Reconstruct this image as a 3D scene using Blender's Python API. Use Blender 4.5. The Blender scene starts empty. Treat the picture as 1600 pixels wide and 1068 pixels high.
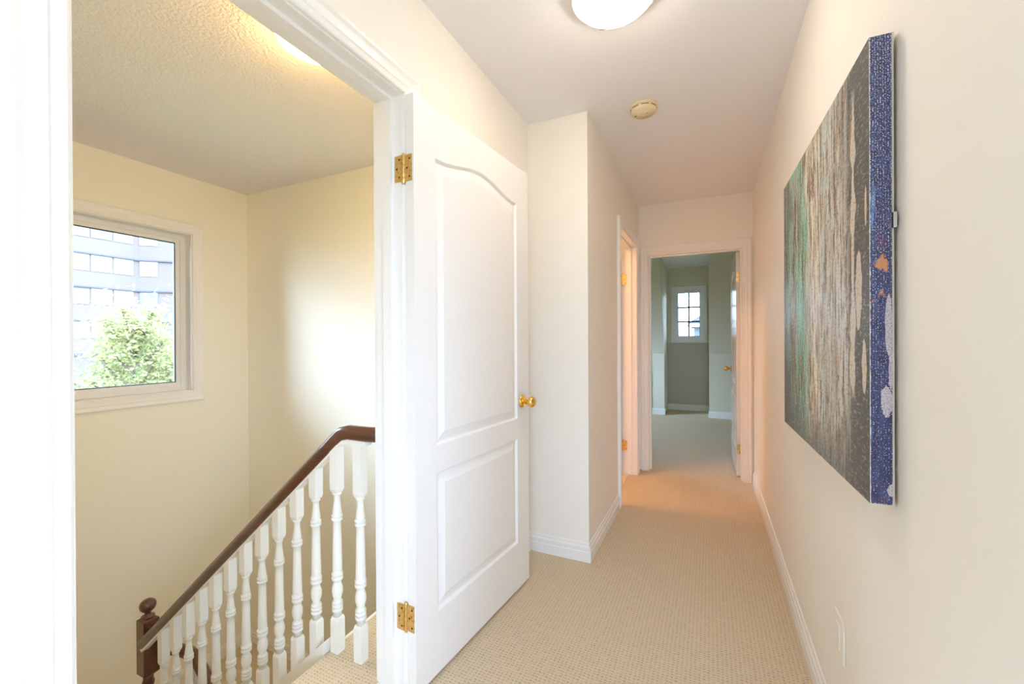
import bpy, bmesh, math, random
from mathutils import Vector, Matrix
R_ = math.radians
PI = math.pi
sc = bpy.context.scene
C = sc.collection

# ------------------------------------------------------------------ camera
cam_d = bpy.data.cameras.new('camera')
cam = bpy.data.objects.new('camera', cam_d); C.objects.link(cam)
F_PX = 657.8
cam_d.sensor_width = 36.0; cam_d.sensor_fit = 'HORIZONTAL'
cam_d.lens = 36.0 * F_PX / 1600.0
cam_d.clip_start = 0.02; cam_d.clip_end = 300
yaw, pit, rol = R_(25.106), R_(-0.1526), R_(0.2858)
cam.matrix_world = (Matrix.Translation((0, 0, 1.1996)) @ Matrix.Rotation(yaw, 4, 'Z')
                    @ Matrix.Rotation(PI/2 + pit, 4, 'X') @ Matrix.Rotation(-rol, 4, 'Z'))
sc.camera = cam

# ------------------------------------------------------------------ colour management
sc.view_settings.view_transform = 'Standard'
sc.view_settings.look = 'None'
sc.view_settings.gamma = 1.0
sc.view_settings.use_curve_mapping = False
sc.view_settings.exposure = 1.36
sc.cycles.max_bounces = 14
sc.cycles.diffuse_bounces = 10
sc.cycles.sample_clamp_indirect = 8.0
sc.cycles.caustics_reflective = False
sc.cycles.caustics_refractive = False

# ------------------------------------------------------------------ world: bright overcast sky
SKY = 6.5
w = bpy.data.worlds.new('world'); sc.world = w; w.use_nodes = True
wn = w.node_tree.nodes; wl = w.node_tree.links
for n in list(wn): wn.remove(n)
wo = wn.new('ShaderNodeOutputWorld'); bg = wn.new('ShaderNodeBackground')
tc = wn.new('ShaderNodeTexCoord'); sx = wn.new('ShaderNodeSeparateXYZ'); cr = wn.new('ShaderNodeValToRGB')
cr.color_ramp.elements[0].position = 0.46; cr.color_ramp.elements[0].color = (0.24, 0.25, 0.24, 1)
cr.color_ramp.elements[1].position = 0.52; cr.color_ramp.elements[1].color = (0.69, 0.89, 1.22, 1)
mp = wn.new('ShaderNodeMath'); mp.operation = 'MULTIPLY_ADD'; mp.inputs[1].default_value = 0.5; mp.inputs[2].default_value = 0.5
wl.new(tc.outputs['Generated'], sx.inputs[0]); wl.new(sx.outputs['Z'], mp.inputs[0]); wl.new(mp.outputs[0], cr.inputs[0])
wl.new(cr.outputs[0], bg.inputs['Color']); bg.inputs['Strength'].default_value = SKY
wl.new(bg.outputs[0], wo.inputs['Surface'])

def portal(name, loc, rot, sx_, sy_):
    l = bpy.data.lights.new(name, 'AREA'); l.shape = 'RECTANGLE'; l.size = sx_; l.size_y = sy_
    l.cycles.is_portal = True
    o = bpy.data.objects.new(name, l); C.objects.link(o); o.location = loc; o.rotation_euler = rot
    return o
# daylight enters through the windows (area lights that emit nothing, they only guide the sky's light)
portal('daylight_stair_window', (-3.66, 1.24, 1.42), (0, R_(-90), 0), 1.06, 1.12)
portal('daylight_dormer_window', (-0.315, 7.80, 1.625), (R_(-90), 0, 0), 0.36, 0.78)
portal('daylight_room_window', (1.62, -0.9, 1.45), (0, R_(90), 0), 1.2, 1.4)
portal('daylight_bedroom_window', (-2.62, 5.9, 1.4), (0, R_(-90), 0), 1.2, 1.3)
portal('daylight_added_rear_window', (0.65, -2.02, 1.25), (R_(90), 0, 0), 1.1, 1.7)
portal('daylight_added_rear_side_window', (-0.96, -1.15, 1.25), (0, R_(-90), 0), 1.7, 1.1)

# soft brighter part of the overcast sky, beyond the stair window
sun_d = bpy.data.lights.new('hazy_sun', 'SUN'); sun = bpy.data.objects.new('hazy_sun', sun_d); C.objects.link(sun)
sun_d.energy = 1.8; sun_d.angle = R_(28); sun_d.color = (0.50, 0.76, 1.0)
sd = Vector((math.cos(R_(36))*math.cos(R_(26)), math.sin(R_(36))*math.cos(R_(26)), -math.sin(R_(26))))
sun.rotation_euler = sd.to_track_quat('-Z', 'Y').to_euler()

# ------------------------------------------------------------------ materials
def mat(name, col, rough=0.6, metal=0.0, spec=0.5, coat=0.0):
    m = bpy.data.materials.new(name); m.use_nodes = True
    b = m.node_tree.nodes['Principled BSDF']
    b.inputs['Base Color'].default_value = (*col, 1); b.inputs['Roughness'].default_value = rough
    b.inputs['Metallic'].default_value = metal; b.inputs['Specular IOR Level'].default_value = spec
    b.inputs['Coat Weight'].default_value = coat
    return m
class G:
    """small node-graph helper"""
    def __init__(s, m): s.m = m; s.n = m.node_tree.nodes; s.l = m.node_tree.links; s.b = s.n['Principled BSDF']
    def add(s, t, **kw):
        n = s.n.new(t)
        for k, v in kw.items(): setattr(n, k, v)
        return n
    def put(s, sock, v):
        if hasattr(v, 'is_linked') or hasattr(v, 'links'): s.l.new(v, sock)
        else:
            try: sock.default_value = v
            except Exception: sock.default_value = (*v, 1)
    def math(s, op, a, b=None, c=None, clamp=False):
        n = s.add('ShaderNodeMath', operation=op); n.use_clamp = clamp
        for i, v in enumerate((a, b, c)):
            if v is not None: s.put(n.inputs[i], v)
        return n.outputs[0]
    def pos(s): return s.add('ShaderNodeNewGeometry').outputs['Position']
    def obj(s): return s.add('ShaderNodeTexCoord').outputs['Object']
    def sep(s, v):
        n = s.add('ShaderNodeSeparateXYZ'); s.l.new(v, n.inputs[0]); return n.outputs
    def comb(s, x, y, z):
        n = s.add('ShaderNodeCombineXYZ')
        for i, v in enumerate((x, y, z)): s.put(n.inputs[i], v)
        return n.outputs[0]
    def noise(s, v, scale, detail=3, rough=0.5, dist=0.0, out='Fac'):
        n = s.add('ShaderNodeTexNoise'); s.l.new(v, n.inputs['Vector'])
        n.inputs['Scale'].default_value = scale; n.inputs['Detail'].default_value = detail
        n.inputs['Roughness'].default_value = rough; n.inputs['Distortion'].default_value = dist
        return n.outputs[out]
    def map(s, v, scale=(1, 1, 1), loc=(0, 0, 0)):
        n = s.add('ShaderNodeMapping'); s.l.new(v, n.inputs['Vector'])
        n.inputs['Scale'].default_value = scale; n.inputs['Location'].default_value = loc; return n.outputs[0]
    def ramp(s, f, stops, interp='LINEAR'):
        n = s.add('ShaderNodeValToRGB'); n.color_ramp.interpolation = interp
        e = n.color_ramp.elements
        while len(e) > 1: e.remove(e[-1])
        e[0].position = stops[0][0]; e[0].color = (*stops[0][1], 1)
        for p, c in stops[1:]:
            k = e.new(p); k.color = (*c, 1)
        s.put(n.inputs[0], f); return n.outputs[0]
    def step(s, f, a, b):
        n = s.add('ShaderNodeMapRange'); n.clamp = True; s.put(n.inputs[0], f)
        n.inputs[1].default_value = a; n.inputs[2].default_value = b; return n.outputs[0]
    def mix(s, f, a, b, mode='MIX'):
        n = s.add('ShaderNodeMix', data_type='RGBA', blend_type=mode); s.put(n.inputs[0], f)
        for i, v in ((6, a), (7, b)):
            if isinstance(v, tuple): n.inputs[i].default_value = (*v, 1)
            else: s.l.new(v, n.inputs[i])
        return n.outputs[2]
    def bump(s, h, strength=0.3, dist=0.002):
        n = s.add('ShaderNodeBump'); n.inputs['Strength'].default_value = strength; n.inputs['Distance'].default_value = dist
        s.l.new(h, n.inputs['Height']); s.l.new(n.outputs[0], s.b.inputs['Normal'])
    def color(s, c): s.l.new(c, s.b.inputs['Base Color'])

def paint(name, col, rough=0.6, bump=0.12, scale=220, dist=0.0006):
    m = mat(name, col, rough, spec=0.3); g = G(m); p = g.pos()
    n1 = g.noise(p, 1.3, 2)
    g.color(g.mix(g.math('MULTIPLY', n1, 0.10), col, tuple(c*0.90 for c in col)))
    g.bump(g.noise(p, scale, 3), bump, dist); return m
M = {}
M['wall'] = paint('cream_wall_paint', (0.885, 0.852, 0.795))
M['stair_wall'] = paint('pale_yellow_wall_paint', (0.885, 0.86, 0.755))
M['bed_wall'] = paint('pale_green_wall_paint', (0.75, 0.72, 0.59))
M['dormer_shade'] = paint('painted_dormer_shade', (0.56, 0.51, 0.46))  # shade of the dormer recess put into the colour
M['ceiling'] = paint('smooth_ceiling_paint', (0.865, 0.865, 0.905), 0.8)
M['stucco'] = paint('textured_ceiling_paint', (0.83, 0.795, 0.80), 0.9, 0.9, 75, 0.009)
M['trim'] = paint('white_trim_paint', (0.86, 0.85, 0.84), 0.32, 0.05)
M['door'] = paint('white_door_paint', (0.86, 0.85, 0.845), 0.34, 0.10, 120)
M['door_gloss'] = paint('glossy_white_door_paint', (0.80, 0.76, 0.75), 0.12, 0.08, 60)
M['bal'] = paint('white_baluster_paint', (0.82, 0.80, 0.74), 0.4, 0.05)
M['brass'] = mat('polished_brass', (0.92, 0.62, 0.18), 0.16, 1.0)
M['brass_worn'] = mat('worn_brass', (0.80, 0.56, 0.20), 0.3, 1.0)
g = G(M['brass_worn']); g.color(g.ramp(g.noise(g.pos(), 90, 3), [(0.30, (0.38, 0.28, 0.14)), (0.38, (0.80, 0.56, 0.20)), (0.8, (0.95, 0.78, 0.45))]))
M['dark'] = mat('dark_slot', (0.03, 0.025, 0.02), 0.7)
M['vinyl'] = mat('white_vinyl', (0.84, 0.85, 0.87), 0.3)
M['muntin'] = mat('grey_muntin', (0.10, 0.11, 0.13), 0.5)
M['gasket'] = mat('black_gasket', (0.04, 0.05, 0.05), 0.5)
M['plastic'] = mat('white_plastic', (0.85, 0.82, 0.76), 0.35)
M['smoke'] = mat('yellowed_plastic', (0.80, 0.66, 0.44), 0.45)
M['tile'] = mat('bathroom_tile', (0.72, 0.60, 0.45), 0.3)
M['metal'] = mat('zinc_clip', (0.7, 0.7, 0.7), 0.3, 1.0)
# varnished wood
def wood(name, a, b, rough):
    m = mat(name, a, rough, coat=0.6); g = G(m); m.node_tree.nodes['Principled BSDF'].inputs['Coat Roughness'].default_value = 0.12
    p = g.obj(); n = g.noise(g.map(p, (2, 22, 22)), 3, 4, 0.6, 0.6)
    g.color(g.ramp(n, [(0.3, a), (0.7, b)])); return m
M['wood'] = wood('reddish_brown_varnished_wood', (0.055, 0.016, 0.009), (0.135, 0.042, 0.021), 0.28)
# woven carpet: loops in rows with small dark dimples
def carpet(name, a, b):
    m = mat(name, a, 0.95, spec=0.1); g = G(m); p = g.pos()
    wob = g.noise(p, 42, 3, out='Color')
    v = g.add('ShaderNodeVectorMath', operation='SCALE'); g.l.new(wob, v.inputs[0]); v.inputs[3].default_value = 0.010
    v2 = g.add('ShaderNodeVectorMath', operation='ADD'); g.l.new(p, v2.inputs[0]); g.l.new(v.outputs[0], v2.inputs[1])
    o = g.sep(v2.outputs[0])
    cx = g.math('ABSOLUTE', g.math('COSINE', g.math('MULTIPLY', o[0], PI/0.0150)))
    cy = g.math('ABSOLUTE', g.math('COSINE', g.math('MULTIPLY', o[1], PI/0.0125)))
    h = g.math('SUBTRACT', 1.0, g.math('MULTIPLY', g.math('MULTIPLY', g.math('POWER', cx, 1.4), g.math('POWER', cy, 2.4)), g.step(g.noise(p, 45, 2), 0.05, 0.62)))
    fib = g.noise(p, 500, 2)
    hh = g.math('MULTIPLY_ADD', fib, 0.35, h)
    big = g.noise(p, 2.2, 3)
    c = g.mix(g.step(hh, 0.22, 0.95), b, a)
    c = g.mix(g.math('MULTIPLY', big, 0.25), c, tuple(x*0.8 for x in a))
    g.color(c); g.bump(hh, 0.45, 0.004); return m
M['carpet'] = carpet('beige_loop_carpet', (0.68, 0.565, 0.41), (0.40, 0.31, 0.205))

# clear glass for window panes
def glass():
    m = bpy.data.materials.new('window_glass'); m.use_nodes = True; n = m.node_tree.nodes; l = m.node_tree.links
    n.remove(n['Principled BSDF']); out = n['Material Output']
    t = n.new('ShaderNodeBsdfTransparent'); gl = n.new('ShaderNodeBsdfGlossy'); gl.inputs['Roughness'].default_value = 0.02
    t.inputs[0].default_value = (0.96, 0.98, 0.98, 1)
    fr = n.new('ShaderNodeFresnel'); fr.inputs[0].default_value = 1.35; mx = n.new('ShaderNodeMixShader')
    l.new(fr.outputs[0], mx.inputs[0]); l.new(t.outputs[0], mx.inputs[1]); l.new(gl.outputs[0], mx.inputs[2]); l.new(mx.outputs[0], out.inputs[0])
    return m
M['glass'] = glass()
def lampglass(name, col, strength):
    m = mat(name, (0.95, 0.9, 0.8), 0.25); b = m.node_tree.nodes['Principled BSDF']
    b.inputs['Emission Color'].default_value = (*col, 1); b.inputs['Emission Strength'].default_value = strength; return m
M['lamp_hall'] = lampglass('lit_frosted_glass_hall', (1.0, 0.84, 0.68), 12.5)
M['lamp_stair'] = lampglass('lit_frosted_glass_stair', (1.0, 0.60, 0.20), 20)

# ------------------------------------------------------------------ mesh helpers
class MB:
    def __init__(s): s.v = []; s.f = []; s.mi = []; s.smooth = []
    def quad(s, pts, mi=0, sm=False):
        k = len(s.v); s.v += [tuple(p) for p in pts]; s.f.append(tuple(range(k, k+len(pts)))); s.mi.append(mi); s.smooth.append(sm); return s
    def box(s, x0, x1, y0, y1, z0, z1, mi=0, T=None):
        k = len(s.v); P = [(x, y, z) for z in (z0, z1) for y in (y0, y1) for x in (x0, x1)]
        if T: P = [tuple(T @ Vector(p)) for p in P]
        s.v += P
        for q in ((0, 2, 3, 1), (4, 5, 7, 6), (0, 1, 5, 4), (2, 6, 7, 3), (0, 4, 6, 2), (1, 3, 7, 5)):
            s.f.append(tuple(k+i for i in q)); s.mi.append(mi); s.smooth.append(False)
        return s
    def hexa(s, P, mi=0):   # 8 points ordered like box (x fastest, then y, then z)
        k = len(s.v); s.v += [tuple(p) for p in P]
        for q in ((0, 2, 3, 1), (4, 5, 7, 6), (0, 1, 5, 4), (2, 6, 7, 3), (0, 4, 6, 2), (1, 3, 7, 5)):
            s.f.append(tuple(k+i for i in q)); s.mi.append(mi); s.smooth.append(False)
        return s
    def prism(s, poly, axis, a, b, mi=0):   # extrude 2D polygon along axis
        def P(u, v, t): return {'X': (t, u, v), 'Y': (u, t, v), 'Z': (u, v, t)}[axis]
        k = len(s.v); n = len(poly)
        s.v += [P(u, v, a) for u, v in poly] + [P(u, v, b) for u, v in poly]
        s.f.append(tuple(range(k, k+n))); s.f.append(tuple(range(k+2*n-1, k+n-1, -1)))
        s.mi += [mi, mi]; s.smooth += [False, False]
        for i in range(n):
            j = (i+1) % n; s.f.append((k+i, k+n+i, k+n+j, k+j)); s.mi.append(mi); s.smooth.append(False)
        return s
    def lathe(s, prof, T=Matrix.Identity(4), seg=24, mi=0, cap=True):   # prof: (r, z)
        k = len(s.v); n = len(prof)
        for r, z in prof:
            for i in range(seg):
                a = 2*PI*i/seg; s.v.append(tuple(T @ Vector((r*math.cos(a), r*math.sin(a), z))))
        for j in range(n-1):
            for i in range(seg):
                i2 = (i+1) % seg
                s.f.append((k+j*seg+i, k+j*seg+i2, k+(j+1)*seg+i2, k+(j+1)*seg+i)); s.mi.append(mi); s.smooth.append(True)
        if cap:
            s.f.append(tuple(k+i for i in range(seg-1, -1, -1))); s.f.append(tuple(k+(n-1)*seg+i for i in range(seg)))
            s.mi += [mi, mi]; s.smooth += [False, False]
        return s
    def sweep(s, path, section, mi=0, up=Vector((0, 0, 1)), smooth=False, ups=None):
        """sweep a closed 2D section (side, up) along a path with mitred joints"""
        k = len(s.v); n = len(section); m = len(path); path = [Vector(p) for p in path]
        for i, p in enumerate(path):
            d0 = (path[i]-path[i-1]).normalized() if i > 0 else (path[1]-path[0]).normalized()
            d1 = (path[i+1]-path[i]).normalized() if i < m-1 else d0
            t = (d0+d1).normalized(); side = t.cross(up).normalized(); u2 = side.cross(t).normalized()
            dh0 = Vector((d0.x, d0.y, 0)).normalized(); dh1 = Vector((d1.x, d1.y, 0)).normalized()
            ks = 1/max(0.4, math.sqrt((1+dh0.dot(dh1))/2)) if dh0.length and dh1.length else 1
            for a, b in section: s.v.append(tuple(p + side*a*ks + u2*b))
        for i in range(m-1):
            for j in range(n):
                j2 = (j+1) % n
                s.f.append((k+i*n+j, k+i*n+j2, k+(i+1)*n+j2, k+(i+1)*n+j)); s.mi.append(mi); s.smooth.append(smooth)
        s.f.append(tuple(k+j for j in range(n-1, -1, -1))); s.f.append(tuple(k+(m-1)*n+j for j in range(n)))
        s.mi += [mi, mi]; s.smooth += [False, False]
        return s
    def build(s, name, mats, parent=None, loc=None, recalc=True, bevel=0):
        me = bpy.data.meshes.new(name); me.from_pydata(s.v, [], s.f)
        ml = mats if isinstance(mats, (list, tuple)) else [mats]
        for m in ml: me.materials.append(M[m] if isinstance(m, str) else m)
        me.polygons.foreach_set('material_index', s.mi); me.polygons.foreach_set('use_smooth', s.smooth)
        if recalc:
            bm = bmesh.new(); bm.from_mesh(me); bmesh.ops.recalc_face_normals(bm, faces=bm.faces); bm.to_mesh(me); bm.free()
        me.update()
        o = bpy.data.objects.new(name, me); C.objects.link(o)
        if parent: o.parent = parent
        if loc is not None: o.location = loc
        if bevel:
            b = o.modifiers.new('soft_edges', 'BEVEL'); b.width = bevel; b.segments = 2; b.limit_method = 'ANGLE'
        return o
def tag(o, label=None, cat=None, group=None, kind=None):
    if label: o['label'] = label
    if cat: o['category'] = cat
    if group: o['group'] = group
    if kind: o['kind'] = kind
    return o
def S(o, label, cat): return tag(o, label, cat, kind='structure')
def empty(name, loc, rz=0):
    o = bpy.data.objects.new(name, None); C.objects.link(o); o.location = loc; o.rotation_euler = (0, 0, rz); o.empty_display_size = 0.1
    return o
def copy_tree(o, parent=None):
    c = o.copy(); C.objects.link(c); c.parent = parent
    for ch in list(o.children): copy_tree(ch, c)
    return c
def wallcells(mb, axis, t0, t1, u0, u1, z0, z1, holes, mi=0):
    """solid wall with rectangular openings. axis X: thickness along X, runs along Y"""
    us = sorted({u0, u1, *[h[0] for h in holes], *[h[1] for h in holes]}); us = [u for u in us if u0 <= u <= u1]
    for a, b in zip(us[:-1], us[1:]):
        hs = sorted([h for h in holes if h[0] <= a+1e-6 and h[1] >= b-1e-6], key=lambda h: h[2])
        z = z0
        for h in hs:
            if h[2] > z+1e-6:
                mb.box(*((t0, t1, a, b) if axis == 'X' else (a, b, t0, t1)), z, h[2], mi)
            z = h[3]
        if z < z1-1e-6: mb.box(*((t0, t1, a, b) if axis == 'X' else (a, b, t0, t1)), z, z1, mi)
    return mb

# ------------------------------------------------------------------ measured layout (metres)
HC = 2.44
XR = 0.335        # right wall
XL = -0.943       # left wall of the wide part of the hall
XN = -0.594       # left wall of the narrow part
Y1 = 2.239        # stub wall face
Y2 = 4.046        # end wall with bedroom doorway
XS, Y3 = -3.536, 2.278
ZL = -1.32        # middle landing
XI = -1.053       # stair side of the left wall

# floors
mb = MB()
mb.box(XI, 1.6, -2.0, 0.30, -0.2, 0)                       # room behind
mb.box(XI, XR+0.11, 0.30, Y1+0.1, -0.2, 0)
mb.box(XN-0.06, XR+0.11, Y1+0.1, Y2+0.11, -0.2, 0)
mb.box(-2.6, 1.4, Y2+0.11, 7.9, -0.2, 0)
S(mb.build('floor', 'carpet'), 'beige loop carpet floor running down the hall into the bedroom', 'floor')
S(MB().box(-2.4, XN-0.06, 2.38, Y2+0.0, -0.2, 0.004).build('floor_bathroom', 'tile'), 'tan tiled floor just inside the narrow side doorway', 'floor')
# ceilings
S(MB().box(XL-0.05, 1.7, -2.1, Y2+0.05, HC, HC+0.12).build('ceiling', 'ceiling'), 'smooth white ceiling over the hall', 'ceiling')
S(MB().box(XS-0.1, XL-0.05, -0.1, Y3+0.04, HC, HC+0.12).build('ceiling_stairwell', 'stucco'), 'textured ceiling over the stairwell', 'ceiling')
S(MB().box(-2.4, XL-0.05, Y3+0.04, Y2+0.05, HC, HC+0.12).build('ceiling_bathroom', 'ceiling'), 'ceiling of the side bathroom', 'ceiling')

# hall left wall (doorway to stairs)
DJ0, DJ1, DH = 0.30, 1.157, 2.057     # rough opening
mb = wallcells(MB(), 'X', XI, XL, -2.0, Y1, 0, HC, [(DJ0, DJ1, 0, DH), (-1.70, -0.60, 0.4, 2.1)])
S(mb.build('wall_left', 'wall'), 'cream hall wall that holds the stairwell doorway', 'wall')
# stair side skin in yellow paint, below and above
mb = wallcells(MB(), 'X', XI-0.006, XI, -0.1, Y3, 0, HC, [(DJ0, DJ1, 0, DH)])
mb.box(XI-0.006, XI, -0.1, Y3, -2.9, 0)
S(mb.build('wall_stair_side', 'stair_wall'), 'pale yellow stairwell side of the doorway wall', 'wall')
# stub wall + narrow hall wall
S(MB().box(XL-0.0, XN, Y1, Y1+0.1, 0, HC).build('wall_stub', 'wall'), 'short cream wall beside the open white door', 'wall')
BJ0, BJ1, BH = 3.10, 3.88, 2.047
mb = wallcells(MB(), 'X', XN-0.11, XN, Y1+0.1, Y2, 0, HC, [(BJ0, BJ1, 0, BH)])
S(mb.build('wall_narrow_left', 'wall'), 'cream left wall of the narrow end of the hall', 'wall')
# end wall
EJ0, EJ1, EH = -0.522, 0.272, 1.995
mb = wallcells(MB(), 'Y', Y2, Y2+0.11, XN-0.11, XR, 0, HC, [(EJ0, EJ1, 0, EH)])
S(mb.build('wall_end', 'wall'), 'cream end wall above and around the bedroom doorway', 'wall')
# right wall, ending where the room behind opens up
S(MB().box(XR, XR+0.11, 0.55, Y2+0.11, 0, HC).build('wall_right', 'wall'), 'long cream right wall carrying the painting', 'wall')
mb = MB().box(XR+0.11, 1.7, 0.55, 0.66, 0, HC)
wallcells(mb, 'X', 1.6, 1.7, -2.1, 0.55, 0, HC, [(-1.6, -0.2, 0.85, 2.05)])
wallcells(mb, 'Y', -2.1, -2.0, XI, 1.7, 0, HC, [(0.1, 1.2, 0.4, 2.1)])
S(mb.build('wall_behind', 'wall'), 'cream walls of the room the hall opens from', 'wall')
# stairwell walls
WY0, WY1, WZ0, WZ1 = 0.62, 1.862, 0.83, 2.02
mb = wallcells(MB(), 'X', XS-0.16, XS, -0.1, Y3+0.1, -2.9, HC, [(WY0, WY1, WZ0, WZ1)])
S(mb.build('wall_stair_window', 'stair_wall'), 'pale yellow stairwell wall with the square window', 'wall')
S(MB().box(XS, XI, Y3, Y3+0.1, -2.9, HC).build('wall_stair_back', 'stair_wall'), 'pale yellow back wall of the stairwell behind the railing', 'wall')
S(MB().box(XS, XI, -0.2, -0.1, -2.9, HC).build('wall_stair_front', 'stair_wall'), 'pale yellow near wall of the stairwell', 'wall')
# bathroom shell
mb = MB().box(-2.5, -2.4, Y3+0.1, Y2, 0, HC); mb.box(-2.4, XN-0.11, Y2, Y2+0.11, 0, HC)
S(mb.build('wall_bathroom', 'wall'), 'plain walls of the side bathroom', 'wall')

# ------------------------------------------------------------------ trim profiles
CAS = [(0.0, 0.0), (0.0, 0.011), (0.004, 0.014), (0.022, 0.012), (0.026, 0.015), (0.040, 0.017), (0.044, 0.013), (0.052, 0.015),
       (0.062, 0.020), (0.070, 0.021), (0.074, 0.018), (0.074, 0.0)]
def casing(mb, axis, plane, sgn, a, b, z0, z1, closed=False, wid=1.0):
    """mitred moulding round an opening a..b, z0..z1 in the plane axis=plane, standing off along sgn"""
    def P(u, z, p):
        return (plane+sgn*p, u, z) if axis == 'X' else (u, plane+sgn*p, z)
    k = len(mb.v); n = len(CAS)
    corners = []
    for o, p in CAS:
        o *= wid
        if closed: c = [(a-o, z0-o), (a-o, z1+o), (b+o, z1+o), (b+o, z0-o)]
        else: c = [(a-o, z0), (a-o, z1+o), (b+o, z1+o), (b+o, z0)]
        corners.append([P(u, z, p) for u, z in c])
    for c in corners: mb.v += c
    segs = [(0, 1), (1, 2), (2, 3)] + ([(3, 0)] if closed else [])
    for j in range(n-1):
        for s0, s1 in segs:
            mb.f.append((k+4*j+s0, k+4*(j+1)+s0, k+4*(j+1)+s1, k+4*j+s1)); mb.mi.append(0); mb.smooth.append(False)
    for s0, s1 in segs:
        mb.f.append((k+s0, k+s1, k+4*(n-1)+s1, k+4*(n-1)+s0)); mb.mi.append(0); mb.smooth.append(False)
    if not closed:
        for s0 in (0, 3): mb.f.append(tuple(k+4*j+s0 for j in range(n))); mb.mi.append(0); mb.smooth.append(False)
    return mb
BB = [(0, 0), (0.013, 0), (0.013, 0.052), (0.009, 0.058), (0.011, 0.062), (0.011, 0.078), (0.006, 0.086), (0.0045, 0.098), (0, 0.10)]
def base(name, axis, plane, sgn, a, b, z, label):
    mb = MB()
    mb.prism([(plane+sgn*p, z+h) for p, h in BB] if True else [], 'Y' if axis == 'X' else 'X', a, b)
    return S(mb.build(name, 'trim'), label, 'baseboard')

# stair doorway frame: jambs, stop, casing
jy0, jy1, jz = 0.32, 1.135, 2.035
mb = MB()
mb.box(XI-0.001, XL+0.001, DJ0, jy0, 0, jz); mb.box(XI-0.001, XL+0.001, jy1, DJ1, 0, jz); mb.box(XI-0.001, XL+0.001, DJ0, DJ1, jz, DH)
for y0, y1 in ((jy0, jy0+0.012), (jy1-0.012, jy1)): mb.box(-1.015, -0.980, y0, y1, 0.0, jz-0.012)
mb.box(-1.015, -0.980, jy0, jy1, jz-0.012, jz)
casing(mb, 'X', XL, 1, jy0-0.006, jy1+0.006, 0, jz+0.006)
casing(mb, 'X', XI-0.006, -1, jy0-0.006, jy1+0.006, 0, jz+0.006)
S(mb.build('trim_1', 'trim'), 'white moulded frame of the stairwell doorway', 'door frame')
# bathroom doorway frame
by0, by1, bz = 3.12, 3.86, 2.027
mb = MB()
mb.box(XN-0.111, XN+0.001, BJ0, by0, 0, bz); mb.box(XN-0.111, XN+0.001, by1, BJ1, 0, bz); mb.box(XN-0.111, XN+0.001, BJ0, BJ1, bz, BH)
for y0, y1 in ((by0, by0+0.012), (by1-0.012, by1)): mb.box(XN-0.070, XN-0.035, y0, y1, 0, bz-0.012)
mb.box(XN-0.070, XN-0.035, by0, by1, bz-0.012, bz)
casing(mb, 'X', XN, 1, by0-0.002, by1+0.002, 0, bz-0.002, wid=0.95)
casing(mb, 'X', XN-0.11, -1, by0-0.002, by1+0.002, 0, bz-0.002)
S(mb.build('trim_2', 'trim'), 'white frame of the narrow side doorway glowing warm', 'door frame')
# bedroom doorway frame
ex0, ex1, ez = -0.502, 0.252, 1.975
mb = MB()
mb.box(EJ0, ex0, Y2-0.001, Y2+0.111, 0, ez); mb.box(ex1, EJ1, Y2-0.001, Y2+0.111, 0, ez); mb.box(EJ0, EJ1, Y2-0.001, Y2+0.111, ez, EH)
for x0, x1 in ((ex0, ex0+0.012), (ex1-0.012, ex1)): mb.box(x0, x1, Y2+0.04, Y2+0.073, 0, ez-0.012)
mb.box(ex0, ex1, Y2+0.04, Y2+0.073, ez-0.012, ez)
casing(mb, 'Y', Y2, -1, ex0+0.0, ex1-0.0, 0, ez+0.01, wid=0.93)
casing(mb, 'Y', Y2+0.11, 1, ex0-0.004, ex1+0.004, 0, ez+0.01)
S(mb.build('trim_3', 'trim'), 'white moulded frame of the bedroom doorway at the hall end', 'door frame')

# baseboards
base('baseboard_right', 'X', XR, -1, 0.55, Y2-0.022, 0, 'white baseboard along the right wall')
base('baseboard_stub', 'Y', Y1, -1, XL, XN, 0, 'white baseboard under the short wall beside the open door')
base('baseboard_narrow_left', 'X', XN, 1, Y1-0.013, 3.046, 0, 'white baseboard along the narrow hall left wall')
base('baseboard_left', 'X', XL, 1, 1.215, Y1, 0, 'white baseboard behind the open white door')
base('baseboard_stair_back', 'Y', Y3, -1, XS, -2.62, ZL, 'white baseboard on the lower stair landing, back wall')
base('baseboard_stair_window', 'X', XS, 1, -0.1, Y3, ZL, 'white baseboard on the lower stair landing under the window')

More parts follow.
